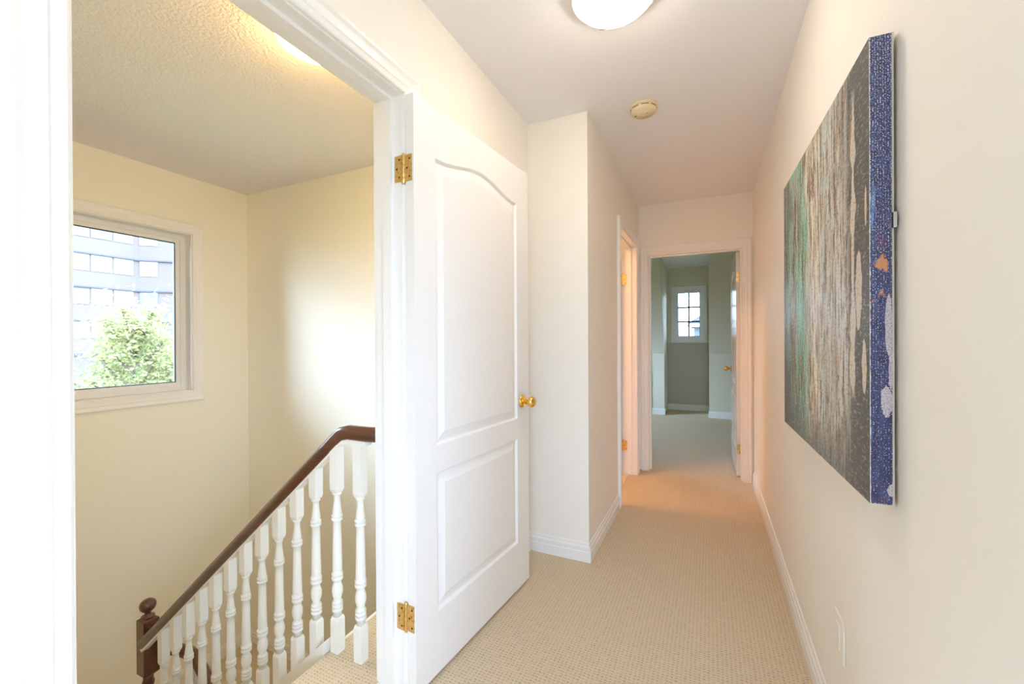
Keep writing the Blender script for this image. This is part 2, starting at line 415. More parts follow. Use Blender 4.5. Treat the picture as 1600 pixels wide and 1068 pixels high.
# ------------------------------------------------------------------ door leaf with two raised panels, arched top panel
def door_leaf_mesh(name, W, H, m, T=0.035):
    s0, s1 = 0.110, W-0.112
    pans = [(s0, s1, 0.82, 1.852, 0.045), (s0, s1, 0.222, 0.722, 0.0)]
    k = H/2.032
    def prof(d):
        if d <= 0: return 0
        if d < 0.006: return -0.011*d/0.006
        if d < 0.010: return -0.011
        if d < 0.046: return -0.011+0.010*(d-0.010)/0.036
        return -0.001
    def dep(s, z):
        best = 0
        for a, b, c, t, A in pans:
            c *= k; t *= k
            u = (s-a)/(b-a)
            zt = t
            if A:
                q = min(1, max(0, u)); sh = 0.5-0.5*math.cos(2*PI*q); zt = t + A*sh**1.15
                slope = A*PI/(b-a)*math.sin(2*PI*q); dz = (zt-z)/math.sqrt(1+slope*slope)
            else: dz = zt-z
            d = min(s-a, b-s, z-c, dz)
            if d > 0: best = prof(d)
        return best
    def lines(lo, hi, marks, coarse=0.05):
        L = {lo, hi}
        for mk, side in marks:
            for d in (-0.001, 0, 0.003, 0.006, 0.010, 0.022, 0.034, 0.046, 0.048): L.add(round(mk+side*d, 5))
        L = sorted(x for x in L if lo <= x <= hi); out = []
        for a, b in zip(L[:-1], L[1:]):
            n = max(1, int((b-a)/coarse)); out += [a+(b-a)*i/n for i in range(n)]
        return out+[L[-1]]
    ss = lines(0, W, [(s0, 1), (s1, -1)], 0.012)
    zs = lines(0, H, [(0.82*k, 1), (0.722*k, -1), (0.222*k, 1)])
    top0, top1 = 1.79*k, 1.905*k
    zs = sorted([z for z in zs if z < top0 or z > top1] + [top0+(top1-top0)*i/46 for i in range(47)])
    mb = MB(); n = len(ss); mz = len(zs)
    for side in (1, -1):
        k0 = len(mb.v)
        for z in zs:
            for s in ss: mb.v.append((s, side*(T/2+dep(s, z)), z))
        for j in range(mz-1):
            for i in range(n-1):
                q = (k0+j*n+i, k0+j*n+i+1, k0+(j+1)*n+i+1, k0+(j+1)*n+i)
                mb.f.append(q if side == -1 else q[::-1]); mb.mi.append(0); mb.smooth.append(False)
    h = T/2
    mb.quad([(0, -h, 0), (0, -h, H), (0, h, H), (0, h, 0)]); mb.quad([(W, -h, 0), (W, h, 0), (W, h, H), (W, -h, H)])
    mb.quad([(0, -h, H), (W, -h, H), (W, h, H), (0, h, H)]); mb.quad([(0, -h, 0), (0, h, 0), (W, h, 0), (W, -h, 0)])
    return mb
KNOB = [(0.0, 0.0), (0.033, 0.0), (0.033, 0.004), (0.028, 0.009), (0.016, 0.012), (0.0115, 0.018), (0.0115, 0.028), (0.015, 0.033),
        (0.022, 0.037), (0.0265, 0.045), (0.0275, 0.052), (0.0255, 0.060), (0.019, 0.067), (0.008, 0.0705), (0.0, 0.071)]
def knob(parent, s, z, T=0.035, z_off=0):
    # two-sided knob set at distance s along the leaf
    for sd in (1, -1):
        Tm = Matrix.Translation((s, sd*T/2, z)) @ Matrix.Rotation(-sd*PI/2, 4, 'X')
        r = MB().lathe(KNOB[:5]+[(0.0, 0.012)], Tm, 28, cap=False).build('rose', 'brass', parent)
        MB().lathe([(0.0, 0.011)]+KNOB[5:], Tm, 28, cap=False).build('door_knob', 'brass', parent)
def hinge(parent, z, pin, leafA, leafB):
    """pin: (x, y) in door-leaf space; leafA/B: ((x0,x1),(y0,y1))"""
    mb = MB()
    h = 0.0445
    mb.lathe([(0.003, -h-0.008), (0.0055, -h-0.004), (0.0062, -h), (0.0062, h), (0.0055, h+0.004), (0.003, h+0.008)], Matrix.Translation((*pin, z)), 12)
    for (x0, x1), (y0, y1) in (leafA, leafB): mb.box(x0, x1, y0, y1, z-h, z+h)
    o = mb.build('hinge', 'brass_worn', parent)
    sm = MB()
    for (x0, x1), (y0, y1) in (leafA, leafB):
        thin_x = (x1-x0) < (y1-y0)
        for dz, f in ((-0.03, 0.3), (0, 0.65), (0.03, 0.3)):
            cx, cy = (x0+x1)/2, (y0+y1)/2
            if thin_x: cy = y0+(y1-y0)*f; sm.box(x0-0.0006, x1+0.0006, cy-0.0028, cy+0.0028, z+dz-0.0028, z+dz+0.0028)
            else: cx = x0+(x1-x0)*f; sm.box(cx-0.0028, cx+0.0028, y0-0.0006, y1+0.0006, z+dz-0.0028, z+dz+0.0028)
    sm.build('screw', 'dark', o)
    return o

# door 1: open back against the left wall.  local x along the leaf, local y = normal
TH = R_(4.9)
d1 = empty('door_1', (-0.935, 1.138, 0.012), PI/2-TH)     # local +x -> along +Y, local +y -> -X
S(d1, 'open white panelled door with arched upper panel swung against the hall wall', 'door')
mb = door_leaf_mesh('leaf', 0.812, 2.020, 'door')
mb.v = [(x+0.002, y-0.0255, z) for x, y, z in mb.v]
mb.build('door_leaf', 'door', d1)
kr = empty('tmp', (0, 0, 0)); bpy.data.objects.remove(kr)
def knob_at(parent, s, yc, z):
    for sd in (1, -1):
        Tm = Matrix.Translation((s, yc+sd*0.0175, z)) @ Matrix.Rotation(-sd*PI/2, 4, 'X')
        k = MB().lathe([(0.0, 0.011)]+KNOB[5:], Tm, 28, cap=False).build('door_knob', 'brass', parent)
        MB().lathe(KNOB[:5]+[(0.0, 0.012)], Tm, 28, cap=False).build('rose', 'brass', k)
knob_at(d1, 0.750, -0.0255, 0.893)
for z in (1.772, 0.252):
    hinge(d1, z, (0.0, 0.0), ((-0.0005, 0.0018), (-0.036, -0.004)), ((-0.0068, -0.0045), (0.004, 0.036)))
# latch plate on free edge
MB().box(0.8138, 0.8150, -0.037, -0.014, 0.865, 0.921).build('latch_plate', 'brass', d1)

# door 2: bedroom door, open into the bedroom
d2 = empty('door_2', (0.252, Y2+0.117, 0.012), PI/2+R_(0.6))    # local x -> +Y ; local y -> -X
S(d2, 'glossy white panelled door standing open into the bedroom', 'door')
mb = door_leaf_mesh('leaf', 0.745, 1.955, 'door_gloss')
mb.v = [(x+0.002, y+0.0215, z) for x, y, z in mb.v]
mb.build('door_leaf', 'door_gloss', d2)
knob_at(d2, 0.68, 0.0215, 0.895)
for z in (1.735, 0.235):
    hinge(d2, z, (-0.004, -0.002), ((-0.0008, 0.0019), (0.005, 0.036)), ((-0.055, -0.007), (0.0003, 0.002)))
# door 3: bathroom door, open into the bathroom
d3 = empty('door_3', (XN-0.117, 3.858, 0.012), PI)
S(d3, 'white door of the side bathroom opened inward, only its hinge edge in view', 'door')
mb = door_leaf_mesh('leaf', 0.735, 2.005, 'door')
mb.v = [(x+0.004, y+0.024, z) for x, y, z in mb.v]
mb.build('door_leaf', 'door', d3)
knob_at(d3, 0.67, 0.024, 0.895)
for z in (1.735, 0.245):
    hinge(d3, z, (-0.002, -0.002), ((-0.040, -0.005), (0.0, 0.003)), ((0.0, 0.003), (0.006, 0.036)))

# ------------------------------------------------------------------ windows
def window_casement(name, axis, plane, wall_t, sgn, a, b, z0, z1, frame_w, depth, label, grid=None, cas_w=1.0, glass_bars='vinyl'):
    """opening a..b/z0..z1; sgn: towards the room. frame set back by depth"""
    W = empty(name, (plane, (a+b)/2, z0) if axis == 'X' else ((a+b)/2, plane, z0))
    S(W, label, 'window')
    ox, oy, oz = W.location
    def B(mb, p0, p1, u0, u1, w0, w1):
        lo, hi = sorted((plane-sgn*p0, plane-sgn*p1))
        if axis == 'X': mb.box(lo-ox, hi-ox, u0-oy, u1-oy, w0-oz, w1-oz)
        else: mb.box(u0-ox, u1-ox, lo-oy, hi-oy, w0-oz, w1-oz)
        return mb
    def ring(mb, p0, p1, a, b, z0, z1, t):
        B(mb, p0, p1, a, a+t, z0, z1); B(mb, p0, p1, b-t, b, z0, z1); B(mb, p0, p1, a+t, b-t, z0, z0+t); B(mb, p0, p1, a+t, b-t, z1-t, z1)
        return mb
    ring(MB(), -0.001, wall_t, a, b, z0, z1, 0.012).build('window_frame', 'trim', W)
    c = MB(); casing(c, axis, plane, sgn, a+0.006, b-0.006, z0+0.006, z1-0.006, closed=True, wid=cas_w)
    c.v = [(x-ox, y-oy, z-oz) for x, y, z in c.v]; c.build('casing', 'trim', W)
    a2, b2, c2, d2_ = a+0.012, b-0.012, z0+0.012, z1-0.012
    s = MB(); ring(s, depth, depth+0.05, a2, b2, c2, d2_, frame_w*0.55)
    ring(s, depth+0.012, depth+0.045, a2+frame_w*0.55, b2-frame_w*0.55, c2+frame_w*0.55, d2_-frame_w*0.55, frame_w*0.45)
    so = s.build('sash', 'vinyl', W)
    gs = MB(); f = frame_w; ring(gs, depth+0.016, depth+0.030, a2+f, b2-f, c2+f, d2_-f, 0.006); gs.build('gasket', 'gasket', so)
    ga, gb, gc, gd = a2+f+0.003, b2-f-0.003, c2+f+0.003, d2_-f-0.003
    B(MB(), depth+0.024, depth+0.028, ga, gb, gc, gd).build('pane', 'glass', W)
    if grid:
        nx, nz = grid; gm = MB()
        for i in range(1, nx):
            u = ga+(gb-ga)*i/nx; B(gm, depth+0.018, depth+0.0235, u-0.014, u+0.014, gc, gd)
        for i in range(1, nz):
            u = gc+(gd-gc)*i/nz; B(gm, depth+0.018, depth+0.0235, ga, gb, u-0.014, u+0.014)
        gm.build('muntins', glass_bars, W)
    return W
window_casement('window_1', 'X', XS, 0.16, 1, WY0, WY1, WZ0, WZ1, 0.060, 0.075, 'square white framed window of the stairwell looking at a pale apartment block')
w2 = window_casement('window_2', 'Y', 7.78, 0.12, -1, -0.56, -0.07, 1.19, 2.08, 0.062, 0.02, 'small white dormer window with six panes at the far end', grid=(2, 3), cas_w=0.55, glass_bars='muntin')
MB().box(0.20, 0.215, -0.045, -0.02, 0.10, 0.20).build('crank_handle', 'vinyl', w2)
window_casement('window_3', 'X', 1.6, 0.1, -1, -1.6, -0.2, 0.85, 2.05, 0.06, 0.03, 'tall window of the room behind the viewer')
window_casement('added_window_5', 'Y', -2.0, 0.1, 1, 0.1, 1.2, 0.4, 2.1, 0.06, 0.03, 'wide unseen window added behind the viewer for daylight fill')  # added out of view to send daylight fill down the hall
window_casement('added_window_6', 'X', XL, 0.1, 1, -1.70, -0.60, 0.4, 2.1, 0.06, 0.03, 'unseen side window added behind the viewer to brighten the right wall')  # added out of view so daylight brightens the near right wall
window_casement('window_4', 'X', -2.6, 0.1, 1, 5.25, 6.55, 0.8, 2.0, 0.06, 0.03, 'side window of the bedroom, out of view')

# ------------------------------------------------------------------ bedroom shell with dormer recess
BX0, BX1 = -2.6, 1.4
mb = wallcells(MB(), 'X', BX0-0.1, BX0, Y2+0.11, 7.9, 0, HC+0.1, [(5.25, 6.55, 0.8, 2.0)])
mb.box(BX1, BX1+0.1, Y2+0.11, 7.9, 0, HC+0.1)
mb.box(BX0, XN-0.11, Y2+0.11, Y2+0.16, 0, HC); mb.box(XR, BX1, Y2+0.11, Y2+0.16, 0, HC)
mb.box(XN-0.11, XR, Y2+0.111, Y2+0.118, ez+0.09, HC)
S(mb.build('wall_bedroom', 'bed_wall'), 'pale green side walls of the bedroom', 'wall')
KY, KZ = 7.16, 0.985; TY = 6.548
RX0, RX1 = -0.655, -0.005
# knee walls
mb = MB().box(-0.83, RX0, KY, KY+0.6, 0, KZ); mb.box(RX1, BX1, KY, KY+0.6, 0, KZ)
mb.box(BX0, -0.83, 7.75, 7.86, 0, 0.4)
S(mb.build('wall_knee', 'bed_wall'), 'low pale green knee walls either side of the dormer', 'wall')
# slopes
def slope(mb, x0, x1, y0, z0, y1, z1, t=0.08):
    mb.hexa([(x0, y0, z0), (x1, y0, z0), (x0, y0+t, z0), (x1, y0+t, z0), (x0, y1, z1), (x1, y1, z1), (x0, y1+t, z1), (x1, y1+t, z1)])
mb = MB(); slope(mb, BX0, RX0, KY, KZ, TY, HC); slope(mb, RX1, BX1, KY, KZ, TY, HC)
slope(mb, BX0, -0.83, 7.75, 0.38, KY, KZ)
S(mb.build('wall_slope', 'bed_wall'), 'steep sloping roof walls beside the dormer', 'wall')
# dormer cheeks + back + ceiling
mb = MB()
for x0, x1 in ((RX0-0.05, RX0-0.0005), (RX1+0.0005, RX1+0.05)):
    P = [(TY+0.01, HC+0.02), (KY+0.01, KZ), (KY+0.01, 0), (7.88, 0), (7.88, HC+0.02)]
    mb.prism(P, 'X', x0, x1)
wallcells(mb, 'Y', 7.78, 7.88, RX0, RX1, 0, HC+0.05, [(-0.56, -0.07, 1.19, 2.08)])
S(MB().box(RX0+0.001, RX1-0.001, 7.772, 7.7795, 0.0, 1.15).build('wall_shade_under_window', 'dormer_shade'), 'taupe sheet with the recess shade painted in, under the small dormer window', 'wall')  # thin sheet whose darker colour paints the shade below the window
S(mb.build('wall_dormer', 'bed_wall'), 'pale green dormer recess around the small window', 'wall')
S(MB().box(BX0-0.1, BX1+0.1, Y2+0.05, 7.9, HC, HC+0.12).build('ceiling_bedroom', 'ceiling'), 'bedroom ceiling meeting the sloping walls', 'ceiling')
mb = MB()
for a, b, y in ((-0.83-0.012, RX0+0.012, KY), (RX1-0.012, BX1, KY), (RX0, RX1, 7.772), (BX0, -0.83, 7.75)):
    mb.prism([(y-p, h) for p, h in BB], 'X', a, b)
S(mb.build('baseboard_bedroom', 'trim'), 'white baseboard round the bedroom knee walls and dormer', 'baseboard')

# ------------------------------------------------------------------ stairs
RUN, RISE = 0.205, 0.1886
st = empty('staircase', (-1.335, 0.66, 0))
tag(st, 'carpeted stairs going down from the doorway landing to the lower landing', 'stairs')
def loc(mb, o):
    l = o.location; mb.v = [(x-l.x, y-l.y, z-l.z) for x, y, z in mb.v]; return mb
NX0 = -1.335
# top landing
loc(MB().box(NX0, XI-0.0065, -0.096, Y3-0.004, -0.22, 0.0), st).build('landing', 'carpet', st)
MBn = MB()
for i in range(1, 7):
    x1 = NX0-(i-1)*RUN; z = -RISE*i
    loc(MB().box(x1-RUN, x1, -0.096, 1.15, z-0.25, z), st).build('tread', 'carpet', st)
# closed stringer on the railing side
SM = 0.92
def cap(X): return 0.472-SM*(-1.54-X)-0.48-0.125
xa, xb = -1.345, -2.72
loc(MB().prism([(xa, cap(xa)), (xa, cap(xa)-0.40), (xb, cap(xb)-0.40), (xb, cap(xb))], 'Y', 1.151, 1.222), st).build('stringer', 'bal', st)
loc(MB().box(NX0-0.018, NX0-0.0005, 1.224, Y3-0.004, -0.24, -0.004), st).build('nosing_board', 'bal', st)
# middle landing + next flight down
m2 = empty('lower_staircase', (-3.1, 1.1, ZL)); tag(m2, 'lower landing and flight seen down between the balusters', 'stairs')
loc(MB().box(XS+0.004, -2.62, -0.096, Y3-0.004, ZL-0.2, ZL), m2).build('landing', 'carpet', m2)
for i in range(1, 7):
    x0 = -2.62+(i-1)*0.24; z = ZL-RISE*i
    loc(MB().box(x0, x0+0.24, 1.30, Y3-0.004, z-0.25, z), m2).build('tread', 'carpet', m2)
loc(MB().box(-2.62, XI-0.0065, -0.096, Y3-0.004, -2.9, -2.70), m2).build('lower_floor', 'carpet', m2)
loc(MB().prism([(-2.64, ZL+0.10), (-2.64, ZL-0.30), (-1.3, ZL-0.30-1.34*0.786), (-1.3, ZL+0.10-1.34*0.786)], 'Y', 1.262, 1.299), m2).build('stringer', 'bal', m2)

# ------------------------------------------------------------------ railing
rl = empty('stair_railing', (-1.9, 1.19, cap(-1.9)))
tag(rl, 'brown handrail on turned white balusters beside the descending stairs', 'railing')
RS = 0.86
def railtop(X): return 0.777-RS*(-1.397-X)
RT = 0.885
xk = -1.397+(RT-0.777)/RS      # knee
pth = [(-2.725, railtop(-2.725)-0.028), (xk-0.035, railtop(xk-0.035)-0.028), (xk-0.008, railtop(xk-0.008)-0.031), (xk+0.03, RT-0.029), (-1.15, RT-0.029)]
path = [(x, 1.19, z) for x, z in pth] + [(-1.115, 1.198, RT-0.029), (-1.085, 1.225, RT-0.029), (-1.062, 1.262, RT-0.029)]
RSEC = [(a*0.90, b*0.95) for a, b in [(-0.020, -0.027), (0.020, -0.027), (0.024, -0.020), (0.030, -0.010), (0.0315, 0.004), (0.028, 0.016), (0.018, 0.024), (0.006, 0.0275),
        (-0.006, 0.0275), (-0.018, 0.024), (-0.028, 0.016), (-0.0315, 0.004), (-0.030, -0.010), (-0.024, -0.020)]]
hr = loc(MB().sweep(path, RSEC, smooth=True), rl).build('handrail', 'wood', rl)
hr['label'] = 'reddish brown varnished handrail'
fp = [(x, 1.19, z-0.0345) for x, z in pth[:5]]
loc(MB().sweep(fp, [(-0.017, -0.008), (0.017, -0.008), (0.017, 0.008), (-0.017, 0.008)]), rl).build('fillet_strip', 'bal', rl)
# turned baluster: z measured from the top of the turned part (0) down to -0.48
TURN = [(0.0, 0.0145), (-0.004, 0.0165), (-0.010, 0.0165), (-0.013, 0.0120), (-0.030, 0.0118), (-0.055, 0.0142), (-0.078, 0.0175), (-0.086, 0.0148),
        (-0.088, 0.0203), (-0.095, 0.0203), (-0.098, 0.0148), (-0.101, 0.0203), (-0.109, 0.0203), (-0.112, 0.0148), (-0.150, 0.0155), (-0.220, 0.0165), (-0.300, 0.0185),
        (-0.312, 0.0170), (-0.314, 0.0212), (-0.323, 0.0212), (-0.326, 0.0165), (-0.330, 0.0212), (-0.339, 0.0212), (-0.342, 0.0140), (-0.352, 0.0145), (-0.372, 0.0203),
        (-0.392, 0.0203), (-0.412, 0.0142), (-0.420, 0.0135), (-0.423, 0.0185), (-0.430, 0.0203), (-0.433, 0.0145), (-0.437, 0.0203), (-0.445, 0.0203), (-0.448, 0.0142),
        (-0.452, 0.0203), (-0.460, 0.0203), (-0.463, 0.0142), (-0.480, 0.0165)]
HB = 0.0185
def block(mb, z0, z1, cham_bot, cham_top, topf=None, botf=None):
    """square block, ends chamfered into the turning; topf/botf give sloping ends"""
    zs = []
    def ringv(h, zf):
        k = len(mb.v)
        for sx_, sy_ in ((-1, -1), (1, -1), (1, 1), (-1, 1)):
            x, y = sx_*h, sy_*h; mb.v.append((x, y, zf(x)))
        return k
    rs = []
    if cham_bot: rs += [ringv(HB*0.80, lambda x: z0), ringv(HB, lambda x: z0+0.012)]
    else: rs += [ringv(HB, botf or (lambda x: z0))]
    if cham_top: rs += [ringv(HB, lambda x: z1-0.012), ringv(HB*0.80, lambda x: z1)]
    else: rs += [ringv(HB, topf or (lambda x: z1))]
    for a, b in zip(rs[:-1], rs[1:]):
        for i in range(4):
            j = (i+1) % 4; mb.f.append((a+i, a+j, b+j, b+i)); mb.mi.append(0); mb.smooth.append(False)
    mb.f.append(tuple(rs[0]+i for i in (3, 2, 1, 0))); mb.f.append(tuple(rs[-1]+i for i in range(4))); mb.mi += [0, 0]; mb.smooth += [False, False]
def baluster(X, Y, zb, topf, botf, parent):
    mb = MB()
    mb.lathe([(r, zb+z) for z, r in TURN], seg=20)
    block(mb, zb, None, True, False, topf=topf)
    block(mb, None, zb-0.48, False, True, botf=botf)
    mb.v = [(x+X, y+Y, z) for x, y, z in mb.v]
    return loc(mb, parent).build('baluster', 'bal', parent)
railbot = lambda X: railtop(X)-0.0555-0.014
for X in (-1.192, -1.312):
    baluster(X, 1.19, 0.618, lambda x: RT-0.063, lambda x: 0.0, rl)
for i in range(11):
    X = -1.428-i*0.1110; zb = 0.472-SM*(-1.54-X)
    baluster(X, 1.19, zb, lambda x, X=X: railbot(X+x), lambda x, X=X: cap(X+x), rl)
# newel post
NXc, NYc, NH = -2.757, 1.221, 0.036
def newel(X, Y, ztop, zblk, zbot, blkb, parent):
    mb = MB()
    mb.box(X-NH, X+NH, Y-NH, Y+NH, zblk, ztop)
    mb.prism([(0, 0)], 'Z', 0, 0) if False else None
    # chamfers above and below the block
    for z0, z1, h0, h1 in ((ztop, ztop+0.010, NH, NH*0.62), (zblk-0.014, zblk, NH*0.62, NH)):
        k = len(mb.v)
        for z, h in ((z0, h0), (z1, h1)):
            for a, b in ((-1, -1), (1, -1), (1, 1), (-1, 1)): mb.v.append((X+a*h, Y+b*h, z))
        for i in range(4):
            j = (i+1) % 4; mb.f.append((k+i, k+j, k+4+j, k+4+i)); mb.mi.append(0); mb.smooth.append(False)
        mb.f.append((k+3, k+2, k+1, k)); mb.f.append((k+4, k+5, k+6, k+7)); mb.mi += [0, 0]; mb.smooth += [False, False]
    T = Matrix.Translation((X, Y, 0))
    L = zblk-0.014-blkb
    mb.lathe([(0.024, blkb), (0.031, blkb+0.02), (0.024, blkb+0.04), (0.033, blkb+0.10), (0.022, blkb+L*0.55), (0.020, blkb+L*0.8), (0.028, blkb+L-0.04), (0.022, blkb+L-0.02), (0.024, blkb+L)], T, 24)
    mb.box(X-NH, X+NH, Y-NH, Y+NH, zbot, blkb)
    n = loc(mb, parent).build('newel_post', 'wood', parent); n['label'] = 'dark reddish brown newel post'
    f = MB().lathe([(0.024, ztop+0.008), (0.030, ztop+0.012), (0.030, ztop+0.018), (0.017, ztop+0.024), (0.014, ztop+0.034), (0.017, ztop+0.040)] +
                   [(0.037*math.cos(a), ztop+0.073+0.036*math.sin(a)) for a in [R_(d) for d in range(-60, 91, 10)]], T, 28)
    loc(f, parent).build('finial', 'wood', n)
    return n
newel(NXc, NYc, -0.293, -0.580, ZL, -1.0, rl)
# second railing for the next flight down
r2 = empty('stair_railing', (-2.4, 1.29, ZL))
tag(r2, 'dark brown lower handrail turning down behind the upper balusters', 'railing')
lz = -0.475
p2 = [(-2.715, 1.262, lz), (-2.66, 1.30, lz), (-2.55, 1.315, lz), (-2.50, 1.315, lz-0.008), (-1.32, 1.315, lz-0.008-1.18*0.786)]
loc(MB().sweep(p2, [(a*0.95, b*1.1) for a, b in RSEC], smooth=True), r2).build('handrail', 'wood', r2)
loc(MB().sweep([(x, y, z-0.034) for x, y, z in p2[3:]], [(-0.017, -0.008), (0.017, -0.008), (0.017, 0.008), (-0.017, 0.008)]), r2).build('fillet_strip', 'bal', r2)
for i in range(10):
    X = -2.50+i*0.115; zr = lz-0.045-max(0, X+2.50)*0.786
    zc = ZL+0.10-(X+2.64)*0.786
    baluster(X, 1.281 if False else 1.315, zc+0.13+0.48, lambda x, z=zr: z-0.786*x, lambda x, z=zc: z-0.786*x-0.01, r2)

# ------------------------------------------------------------------ ceiling lights and smoke detector
def ceiling_light(name, x, y, r, glass_m, label, rim=0.0):
    o = empty(name, (x, y, HC)); tag(o, label, 'ceiling light')
    MB().lathe([(r*0.6, 0.0), (r, 0.0), (r*1.02, -0.012), (r*0.985, -0.022-rim), (r*0.955, -0.022-rim), (r*0.95, -0.020), (r*0.6, -0.020)], seg=48).build('base', 'smoke' if rim else 'plastic', o)
    prof = [(r*0.955*math.cos(a), -0.020-0.075*math.sin(a)) for a in [R_(d) for d in range(0, 91, 6)]]
    MB().lathe(prof, seg=48, cap=False).build('glass_shade', glass_m, o)
    for k in range(3):
        a = R_(119+120*k)
        T = Matrix.Translation((r*0.99*math.cos(a), r*0.99*math.sin(a), -0.03)) @ Matrix.Rotation(a, 4, 'Z')
        MB().box(-0.014, 0.006, -0.008, 0.008, -0.010, 0.010, T=T).build('clip', 'brass', o)
    return o
ceiling_light('ceiling_light', -0.30, 1.495, 0.148, 'lamp_hall', 'lit round glass ceiling light in the hall, cut by the top edge', rim=0.014)
ceiling_light('ceiling_light', -1.425, 1.19, 0.15, 'lamp_stair', 'lit round glass ceiling light over the stairs, seen under the door frame')
sd_ = empty('smoke_detector', (-0.311, 2.325, HC)); tag(sd_, 'yellowed round smoke detector on the hall ceiling', 'smoke detector')
MB().lathe([(0.0, 0), (0.070, 0.0), (0.071, -0.008), (0.066, -0.013), (0.064, -0.013)], seg=40).build('mounting_plate', 'smoke', sd_)
cv = MB().lathe([(0.062, -0.011), (0.066, -0.016), (0.0665, -0.026), (0.064, -0.034), (0.056, -0.040), (0.036, -0.041), (0.034, -0.045), (0.012, -0.046), (0.0, -0.046)], seg=40, cap=False).build('cover', 'smoke', sd_)
mb = MB()
for k in range(8):
    for q in range(6):
        a = R_(45*k+q*5.5); mb.box(0.0655, 0.0672, -0.0033, 0.0033, -0.0215, -0.0185, T=Matrix.Rotation(a, 4, 'Z'))
mb.build('vent_slots', 'dark', cv)
for x, y in ((0.012, 0.018), (-0.045, 0.01), (-0.040, 0.004), (0.020, -0.014)):
    MB().lathe([(0.0025, -0.0455), (0.0025, -0.0468)] if abs(x) < 0.03 else [(0.003, -0.039), (0.003, -0.0418)], Matrix.Translation((x, y, 0)), 10).build('indicator', 'dark', cv)

# ------------------------------------------------------------------ wall outlet
wo_ = empty('wall_outlet', (XR, 1.468, 0.362)); tag(wo_, 'white wall outlet plate low on the right wall', 'wall outlet')
MB().box(-0.0065, -0.0002, -0.044, 0.044, -0.058, 0.058).build('cover_plate', 'plastic', wo_, bevel=0.002)
rc = MB().box(-0.0095, -0.006, -0.017, 0.017, -0.034, 0.034).build('receptacle', 'plastic', wo_, bevel=0.001)
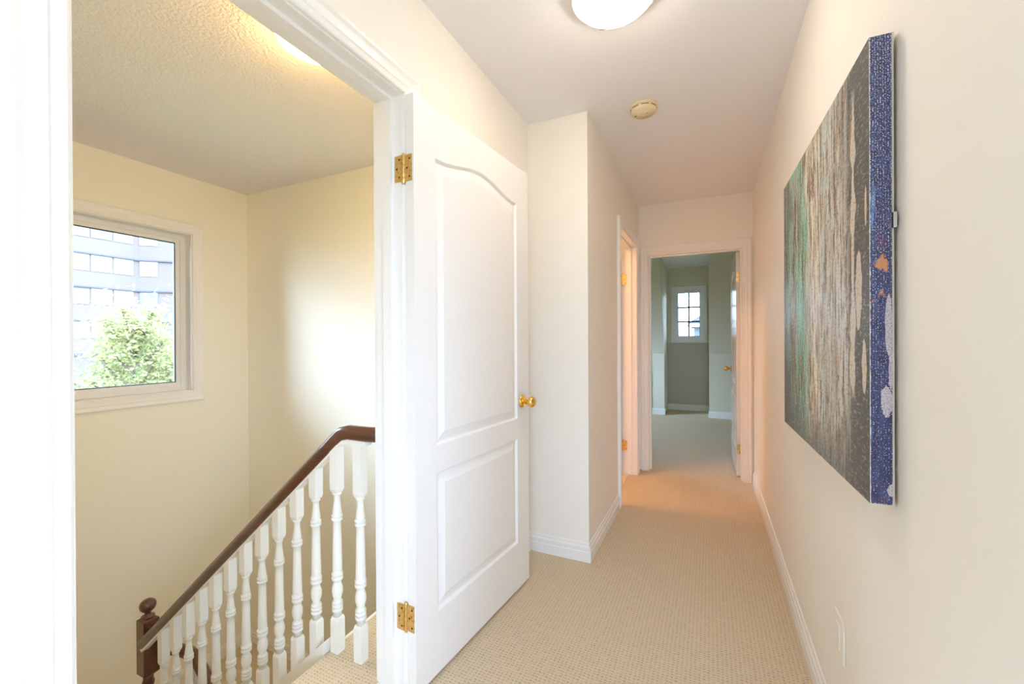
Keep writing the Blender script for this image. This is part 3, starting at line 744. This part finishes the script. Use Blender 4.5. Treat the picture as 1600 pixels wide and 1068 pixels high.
# ------------------------------------------------------------------ painting
def art_front():
    m = mat('abstract_streaked_paint', (0.3, 0.3, 0.3), 0.42); g = G(m); p = g.obj(); o = g.sep(p)
    # local x: 0 (near end) .. 0.92 (far end), local z height
    band = g.noise(g.map(p, (16, 1, 0.9), (1, 0, 2)), 1.6, 3)
    u = g.math('ADD', g.math('DIVIDE', o[0], 0.924), g.math('MULTIPLY_ADD', band, 0.36, -0.18))
    ue = g.math('DIVIDE', o[0], 0.924)
    zz = o[2]
    streak = g.noise(g.map(p, (15, 1, 2.2)), 1.6, 9, 0.66, 0.5)
    streak2 = g.noise(g.map(p, (11, 1, 1.6), (3, 0, 5)), 1.5, 9, 0.70, 0.4)
    st3 = g.noise(g.map(p, (36, 1, 5), (3, 0, 15)), 1.6, 6, 0.7)
    fine = g.noise(g.map(p, (26, 1, 75)), 2.0, 5, 0.7)
    base_c = g.ramp(u, [(0.0, (0.075, 0.085, 0.09)), (0.10, (0.09, 0.095, 0.095)), (0.16, (0.20, 0.17, 0.14)), (0.28, (0.46, 0.41, 0.35)), (0.42, (0.52, 0.46, 0.38)),
                        (0.54, (0.36, 0.30, 0.22)), (0.64, (0.17, 0.34, 0.28)), (0.74, (0.27, 0.20, 0.13)), (0.84, (0.12, 0.24, 0.21)), (0.94, (0.09, 0.11, 0.115)), (1.0, (0.07, 0.08, 0.085))])
    lite = g.ramp(u, [(0.0, (0.11, 0.12, 0.13)), (0.12, (0.22, 0.22, 0.21)), (0.2, (0.60, 0.57, 0.52)), (0.36, (0.50, 0.58, 0.56)), (0.48, (0.80, 0.74, 0.65)), (0.60, (0.48, 0.56, 0.48)), (0.70, (0.20, 0.52, 0.40)), (0.80, (0.42, 0.44, 0.38)), (0.9, (0.18, 0.34, 0.31)), (1.0, (0.15, 0.18, 0.19))])
    dark = g.ramp(u, [(0.0, (0.03, 0.035, 0.04)), (0.3, (0.13, 0.09, 0.06)), (0.6, (0.20, 0.10, 0.045)), (0.8, (0.09, 0.05, 0.03)), (1.0, (0.03, 0.035, 0.04))])
    c = g.mix(g.step(streak, 0.46, 0.50), base_c, lite)
    c = g.mix(g.math('MULTIPLY', g.step(streak2, 0.55, 0.57), 0.85), c, dark)
    c = g.mix(g.math('MULTIPLY', g.step(st3, 0.55, 0.58), 0.8), c, dark)
    c = g.mix(g.math('MULTIPLY', g.step(st3, 0.45, 0.42), 0.6), c, lite)
    dr = g.noise(g.map(p, (22, 1, 2.0), (2, 0, 9)), 1.6, 5)
    drm = g.math('MULTIPLY', g.step(dr, 0.56, 0.60), g.math('MULTIPLY', g.step(ue, 0.50, 0.60), g.step(ue, 0.92, 0.84)))
    c = g.mix(drm, c, (0.13, 0.46, 0.36))
    ru = g.noise(g.map(p, (26, 1, 6), (11, 0, 3)), 1.6, 5)
    c = g.mix(g.math('MULTIPLY', g.step(ru, 0.60, 0.64), 0.7), c, (0.36, 0.17, 0.07))
    # plain charcoal along the near edge and the foot
    edge = g.math('ADD', g.step(g.math('ADD', ue, g.math('MULTIPLY_ADD', streak, 0.16, -0.08)), 0.135, 0.115), g.math('MULTIPLY', g.step(g.math('ADD', zz, g.math('MULTIPLY', streak2, 0.4)), 0.34, 0.22), 0.8), clamp=True)
    c = g.mix(g.math('MULTIPLY', edge, 0.92), c, (0.085, 0.093, 0.095))
    low = g.math('MULTIPLY', g.step(g.math('ADD', zz, g.math('MULTIPLY', streak, 0.25)), 0.50, 0.30), g.step(ue, 0.62, 0.95), clamp=True)
    c = g.mix(g.math('MULTIPLY', low, 0.85), c, (0.08, 0.095, 0.10))
    # long cream runs near the near edge
    wz = g.noise(g.map(p, (0.001, 1, 5.0), (0, 0, 2)), 1.0, 4)
    cx = g.math('MULTIPLY_ADD', wz, 0.05, 0.073)
    wid = g.math('MULTIPLY_ADD', g.noise(g.map(p, (2, 1, 7), (5, 0, 4)), 1.3, 4), 0.085, -0.030)
    run = g.math('SUBTRACT', wid, g.math('ABSOLUTE', g.math('SUBTRACT', o[0], cx)))
    rm = g.math('MULTIPLY', g.step(run, 0.0, 0.004), g.math('MULTIPLY', g.step(zz, 0.19, 0.22), g.step(zz, 0.88, 0.83)))
    c = g.mix(rm, c, (0.60, 0.53, 0.45))
    for (bx, bz, rx, rz) in ((0.062, 0.43, 0.020, 0.085), (0.030, 0.27, 0.014, 0.055), (0.020, 0.60, 0.006, 0.045), (0.10, 0.50, 0.010, 0.10)):
        e = g.math('ADD', g.math('POWER', g.math('DIVIDE', g.math('ABSOLUTE', g.math('SUBTRACT', o[0], bx)), rx), 2.0),
                   g.math('POWER', g.math('DIVIDE', g.math('ABSOLUTE', g.math('SUBTRACT', zz, bz)), rz), 2.0))
        e = g.math('ADD', e, g.math('MULTIPLY_ADD', g.noise(p, 40, 3), 1.2, -0.6))
        c = g.mix(g.step(e, 1.0, 0.85), c, (0.60, 0.52, 0.44))
    c = g.mix(g.math('MULTIPLY', g.step(fine, 0.45, 0.40), 0.38), c, (0.04, 0.035, 0.03))
    c = g.mix(g.math('MULTIPLY', g.step(fine, 0.55, 0.60), 0.35), c, (0.62, 0.60, 0.55))
    g.color(c); g.bump(g.math('ADD', streak, g.math('MULTIPLY', fine, 0.8)), 0.5, 0.002); return m
def art_side():
    m = mat('blue_dotted_canvas_edge', (0.1, 0.12, 0.4), 0.5); g = G(m); p = g.obj(); o = g.sep(p)
    # side face: local y across (0..0.036), local z height
    n1 = g.noise(g.map(p, (1, 90, 30)), 1.0, 6, 0.75); n2 = g.noise(g.map(p, (1, 35, 14), (4, 4, 4)), 1.0, 4)
    c = g.ramp(n1, [(0.34, (0.016, 0.015, 0.035)), (0.46, (0.034, 0.038, 0.12)), (0.56, (0.042, 0.056, 0.18)), (0.72, (0.07, 0.11, 0.22))])
    c = g.mix(g.step(n2, 0.60, 0.68), c, (0.09, 0.045, 0.10))
    # light blue areas
    lb = g.noise(g.map(p, (1, 45, 5), (0, 9, 2)), 1.0, 3)
    c = g.mix(g.math('MULTIPLY', g.step(lb, 0.60, 0.66), 0.75), c, (0.13, 0.30, 0.58))
    # woven white dots in vertical rows, denser toward the top
    cols = g.math('ABSOLUTE', g.math('SINE', g.math('MULTIPLY', o[1], PI/0.0040)))
    dots = g.noise(g.map(p, (1, 420, 420), (0, 1, 1)), 1.0, 2, 0.5)
    dens = g.math('MULTIPLY_ADD', o[2], -0.10, 0.615)
    dm = g.math('MULTIPLY', g.step(g.math('SUBTRACT', dots, dens), 0.0, 0.05), g.step(cols, 0.25, 0.75))
    c = g.mix(dm, c, (0.62, 0.64, 0.80))
    # orange scuffs
    orr = g.noise(g.map(p, (1, 40, 26), (0, 3, 7)), 1.0, 3)
    band = g.math('MULTIPLY', g.step(o[2], 0.30, 0.40), g.step(o[2], 0.58, 0.52))
    c = g.mix(g.math('MULTIPLY', g.step(orr, 0.60, 0.66), band), c, (0.62, 0.27, 0.13))
    # pale grey patches (right side, middle) and blob
    for (by, bz, ry, rz) in ((0.009, 0.205, 0.0105, 0.030), (0.006, 0.355, 0.006, 0.060), (0.003, 0.27, 0.003, 0.05), (0.001, 0.03, 0.008, 0.012)):
        e = g.math('ADD', g.math('POWER', g.math('DIVIDE', g.math('ABSOLUTE', g.math('SUBTRACT', o[1], by)), ry), 2.0),
                   g.math('POWER', g.math('DIVIDE', g.math('ABSOLUTE', g.math('SUBTRACT', o[2], bz)), rz), 2.0))
        e = g.math('ADD', e, g.math('MULTIPLY_ADD', g.noise(g.map(p, (1, 120, 60)), 1.0, 3), 1.6, -0.8))
        c = g.mix(g.step(e, 1.0, 0.85), c, g.ramp(dots, [(0.4, (0.34, 0.31, 0.37)), (0.55, (0.62, 0.59, 0.64))]))
    # worn white edges
    ed = g.math('MINIMUM', g.math('SUBTRACT', 0.0355, o[1]), g.math('MINIMUM', g.math('MULTIPLY', o[2], 0.5), g.math('ADD', o[1], 0.0006)))
    edn = g.math('ADD', ed, g.math('MULTIPLY_ADD', g.noise(g.map(p, (1, 200, 60)), 1.0, 3), 0.0045, -0.0024))
    c = g.mix(g.step(edn, 0.0011, 0.0005), c, (0.72, 0.68, 0.64))
    g.color(c); g.bump(dots, 0.3, 0.001); return m
M['art_front'] = art_front(); M['art_side'] = art_side()
M['raw_canvas'] = mat('raw_canvas', (0.66, 0.62, 0.56), 0.8)
# root at the near, lower, wall-side corner.  local x along the wall, local -? : y 0..0.036 from wall side outwards
ca = math.atan2(0.2895-0.272, 1.985-1.062)
pt = empty('painting', (0.3250, 1.062, 0.872), 0)
pt.rotation_euler = (0, 0, PI/2+ca)            # local x -> +Y, local y -> -X (out of the wall)
tag(pt, 'large abstract canvas with teal and cream streaks and blue edges on the right wall', 'painting')
CW, CH, CT = 0.924, 0.927, 0.0360
mb = MB()
mb.box(0, CW, 0, CT, 0, CH)
cv_ = mb.build('canvas', ['art_front', 'art_side', 'raw_canvas'], pt)
for pl in cv_.data.polygons:
    n = pl.normal
    pl.material_index = 0 if n.y > 0.5 else (1 if abs(n.x) > 0.5 or abs(n.z) > 0.5 else 2)
bv = cv_.modifiers.new('soft_edges', 'BEVEL'); bv.width = 0.0016; bv.segments = 2
MB().box(-0.004, 0.012, -0.006, -0.0005, 0.545, 0.575).build('hanging_clip', 'metal', pt)
MB().box(0.004, CW-0.004, -0.004, -0.0004, -0.002, CH+0.002).build('canvas_fold', 'raw_canvas', pt)

# ------------------------------------------------------------------ bathroom lamp (warm light spilling out)
bl = empty('ceiling_light', (-1.45, 3.05, HC)); tag(bl, 'ceiling light of the side bathroom, hidden behind its wall', 'ceiling light')
M['lamp_bath'] = lampglass('lit_frosted_glass_bath', (1.0, 0.52, 0.22), 48)
MB().lathe([(0.11*math.cos(R_(d)), -0.01-0.07*math.sin(R_(d))) for d in range(0, 91, 10)], seg=32, cap=False).build('glass_shade', 'lamp_bath', bl)

# ------------------------------------------------------------------ outside the stair window: apartment block and trees
def brick(name, col):
    m = mat(name, col, 0.85); g = G(m); n = g.noise(g.pos(), 0.5, 3); g.color(g.mix(n, col, tuple(c*0.92 for c in col))); return m
M['facade'] = brick('pinkish_brick', (0.14, 0.111, 0.10))
M['facade2'] = brick('pale_concrete', (0.16, 0.138, 0.125))
M['slab'] = mat('slab_edge', (0.07, 0.07, 0.085), 0.8)
M['pane_pale'] = mat('curtained_window', (0.25, 0.225, 0.20), 0.25, spec=0.2)
M['pane_blue'] = mat('bluish_window', (0.14, 0.14, 0.14), 0.2, spec=0.2)
ab = empty('apartment_building', (-49, 20, -10)); tag(ab, 'pale pinkish apartment block with rows of windows beyond the stair window', 'building')
# facade polyline in plan (bays)
plan = [(-49.0, -4.0), (-49.0, 21.2), (-46.9, 23.2), (-46.9, 40.0)]
def wallseg(mb, a, b, z0, z1, out=0.0, th=0.5):
    ax, ay = a; bx, by = b; d = Vector((bx-ax, by-ay, 0)).normalized(); n = Vector((d.y, -d.x, 0))
    if n.x < 0: n = -n
    A = Vector((ax, ay, 0)); B = Vector((bx, by, 0))
    P = [A-n*th, B-n*th, A+n*out, B+n*out]
    mb.hexa([(p.x, p.y, z) for z in (z0, z1) for p in P])
main = MB(); sl = MB(); FLR = 2.93; Z0 = 9.0
for a, b in zip(plan[:-1], plan[1:]):
    wallseg(main, a, b, -10, 12.6, 0.0)
main.box(-62, -49.4, -4, 40, -10, 12.5)
loc(main, ab).build('wall', 'facade', ab)
for k in range(-6, 2):
    zt = Z0+k*FLR        # dark line = window head / slab line
    bd = MB()
    for a, b in zip(plan[:-1], plan[1:]):
        wallseg(sl, a, b, zt-0.06, zt+0.06, 0.16, 0.1); wallseg(bd, a, b, zt+0.06, zt+FLR-1.60, 0.08, 0.1)
    loc(bd, ab).build('parapet_band', 'facade', ab)
loc(sl, ab).build('slab_edge', 'slab', ab)
random.seed(5)
def winrow(a, b, w, zt, parent):
    ax, ay = a; bx, by = b; L = math.hypot(bx-ax, by-ay); n = int(L/w)
    for i in range(n):
        t0 = (i+0.04)*w/L; t1 = (i+0.96)*w/L
        A = (ax+(bx-ax)*t0, ay+(by-ay)*t0); B = (ax+(bx-ax)*t1, ay+(by-ay)*t1)
        if A[1] < -3.9 or B[1] > 29: continue
        mb = MB(); wallseg(mb, A, B, zt-1.50, zt-0.08, 0.05, 0.0)
        loc(mb, parent).build('window', 'pane_blue' if random.random() < 0.25 else ('pane_pale' if random.random() < 0.8 else 'facade2'), parent)
for k in range(-2, 2):
    zt = Z0+k*FLR
    for a, b in zip(plan[:-1], plan[1:]): winrow(a, b, 1.55, zt, ab)
S(MB().box(-70, -3.75, -30, 60, -10.3, -10).build('ground', mat('grass_ground', (0.10, 0.14, 0.05), 0.9)), 'ground outside, far below the windows', 'ground')
S(MB().box(-20, 20, 8.2, 60, -4.3, -4).build('ground', mat('grass_yard', (0.10, 0.14, 0.05), 0.9)), 'ground outside the dormer window', 'ground')

M['bark'] = mat('bark', (0.13, 0.10, 0.075), 0.9)
def leafmat(name, a, b):
    m = mat(name, a, 0.6); g = G(m)
    oi = g.add('ShaderNodeNewGeometry').outputs['Random Per Island']
    g.color(g.ramp(oi, [(0.0, a), (0.6, b), (1.0, tuple(min(1, c*1.35) for c in b))]))
    tl = g.add('ShaderNodeBsdfTranslucent'); mx = g.add('ShaderNodeMixShader'); mx.inputs[0].default_value = 0.5
    cs = g.b.inputs['Base Color'].links[0].from_socket; g.l.new(cs, tl.inputs[0])
    out = g.n['Material Output']; g.l.new(g.b.outputs[0], mx.inputs[1]); g.l.new(tl.outputs[0], mx.inputs[2]); g.l.new(mx.outputs[0], out.inputs[0])
    g.b.inputs['Specular IOR Level'].default_value = 0.1
    return m
M['leaf_far'] = leafmat('sunlit_leaves', (0.11, 0.145, 0.06), (0.17, 0.18, 0.075))
M['leaf_dark'] = leafmat('garden_leaves', (0.05, 0.08, 0.035), (0.11, 0.13, 0.05))
M['leaf'] = leafmat('light_green_leaves', (0.21, 0.235, 0.12), (0.31, 0.30, 0.13))
def tree(name, x, y, zg, h, rx, rz, nl, seed, label, leaf='leaf', ls=0.065):
    rnd = random.Random(seed); t = empty(name, (x, y, zg)); tag(t, label, 'tree')
    tr = MB(); T0 = h-rz*1.6
    tr.lathe([(0.16, 0), (0.12, T0*0.5), (0.09, T0), (0.05, h-rz*0.8), (0.01, h-0.2)], seg=10)
    cl = []
    for i in range(26):
        a = rnd.uniform(0, 2*PI); z = rnd.uniform(T0, h-0.3); q = 1-abs((z-(h-rz))/rz); rr = rx*max(0.25, math.sqrt(max(0.05, q)))*rnd.uniform(0.55, 1.0)
        p0 = Vector((0, 0, z-0.5)); p1 = Vector((rr*math.cos(a), rr*math.sin(a), z+0.25)); pm = (p0+p1)/2+Vector((0, 0, -0.12))
        tr.sweep([p0, pm, p1], [(0.03, -0.03), (0.03, 0.03), (-0.03, 0.03), (-0.03, -0.03)])
        cl += [p1, pm, (p1+pm)/2]
    tr.build('trunk', 'bark', t)
    lf = MB()
    for i in range(nl):
        c = rnd.choice(cl); r = rnd.gauss(0, 0.33); d = Vector((rnd.gauss(0, 1), rnd.gauss(0, 1), rnd.gauss(0, 0.8))).normalized()
        p = c+d*abs(r)*1.3
        a = Vector((rnd.gauss(0, 1), rnd.gauss(0, 1), rnd.gauss(0, 0.5))).normalized(); b = a.cross(Vector((rnd.gauss(0, 1), rnd.gauss(0, 1), rnd.gauss(0, 1)))).normalized()
        s = ls*rnd.uniform(0.6, 1.2)
        lf.quad([p-a*s, p+b*s*0.45-a*s*0.1, p+a*s, p-b*s*0.45-a*s*0.1])
    f = lf.build('foliage', leaf, t, recalc=False); f['kind'] = 'stuff'
    return t
tree('tree', -14.0, 5.9, -10, 12.15, 1.5, 2.4, 11000, 3, 'light green tree closest to the stair window')
tree('tree', -20.0, 8.4, -10, 11.5, 2.5, 2.6, 24000, 8, 'wide light green tree behind the closest one, before the apartment block', ls=0.09, leaf='leaf_far')
tree('tree', -27.0, 12.6, -10, 11.8, 2.6, 2.8, 12000, 12, 'farthest light green tree, against the foot of the apartment block', leaf='leaf_far')
tree('tree', -19.0, 2.4, -10, 11.2, 2.2, 2.6, 12000, 31, 'light green tree left of the others, hidden by the near door frame', leaf='leaf_far')

# ------------------------------------------------------------------ outside the dormer window: house and tree
M['siding'] = mat('blue_grey_siding', (0.20, 0.25, 0.34), 0.7)
g = G(M['siding']); o_ = g.sep(g.pos()); sn = g.math('MODULO', g.math('MULTIPLY', g.math('ADD', o_[2], 10), 6.0), 1.0)
g.color(g.ramp(sn, [(0.0, (0.05, 0.06, 0.08)), (0.12, (0.085, 0.10, 0.13)), (1.0, (0.08, 0.095, 0.12))]))
M['shingle'] = mat('grey_brown_shingles', (0.2, 0.17, 0.16), 0.9)
g = G(M['shingle']); br = g.add('ShaderNodeTexBrick'); g.l.new(g.map(g.pos(), (1, 1, 1)), br.inputs['Vector'])
g.color(g.ramp(g.noise(g.map(g.pos(), (3, 3, 9)), 2.0, 4), [(0.3, (0.020, 0.018, 0.020)), (0.7, (0.045, 0.040, 0.042))]))
hs = empty('house', (3, 29, -4)); tag(hs, 'blue grey sided house with a dark shingled roof beyond the dormer window', 'house')
loc(MB().box(-0.75, 9, 25, 34, -4, 2.0), hs).build('wall', 'siding', hs)
rf = MB(); x0, x1, y0, y1, ze, zr = -1.15, 9.4, 24.6, 34.4, 2.05, 5.3
A = [(x0, y0, ze), (x1, y0, ze), (x1, y1, ze), (x0, y1, ze), (x0+4.6, 29.5, zr), (x1-4.6, 29.5, zr)]
k = len(rf.v); rf.v += A
for q in ((0, 1, 5, 4), (1, 2, 5), (2, 3, 4, 5), (3, 0, 4), (3, 2, 1, 0)): rf.f.append(tuple(k+i for i in q)); rf.mi.append(0); rf.smooth.append(False)
loc(rf, hs).build('roof', 'shingle', hs)
loc(MB().box(x0, x1, y0-0.03, y0, ze-0.14, ze+0.02), hs).build('fascia', 'trim', hs)
tree('tree', -2.0, 20.0, -4, 6.0, 1.6, 2.4, 5000, 21, 'green tree beside the blue grey house', leaf='leaf_dark')
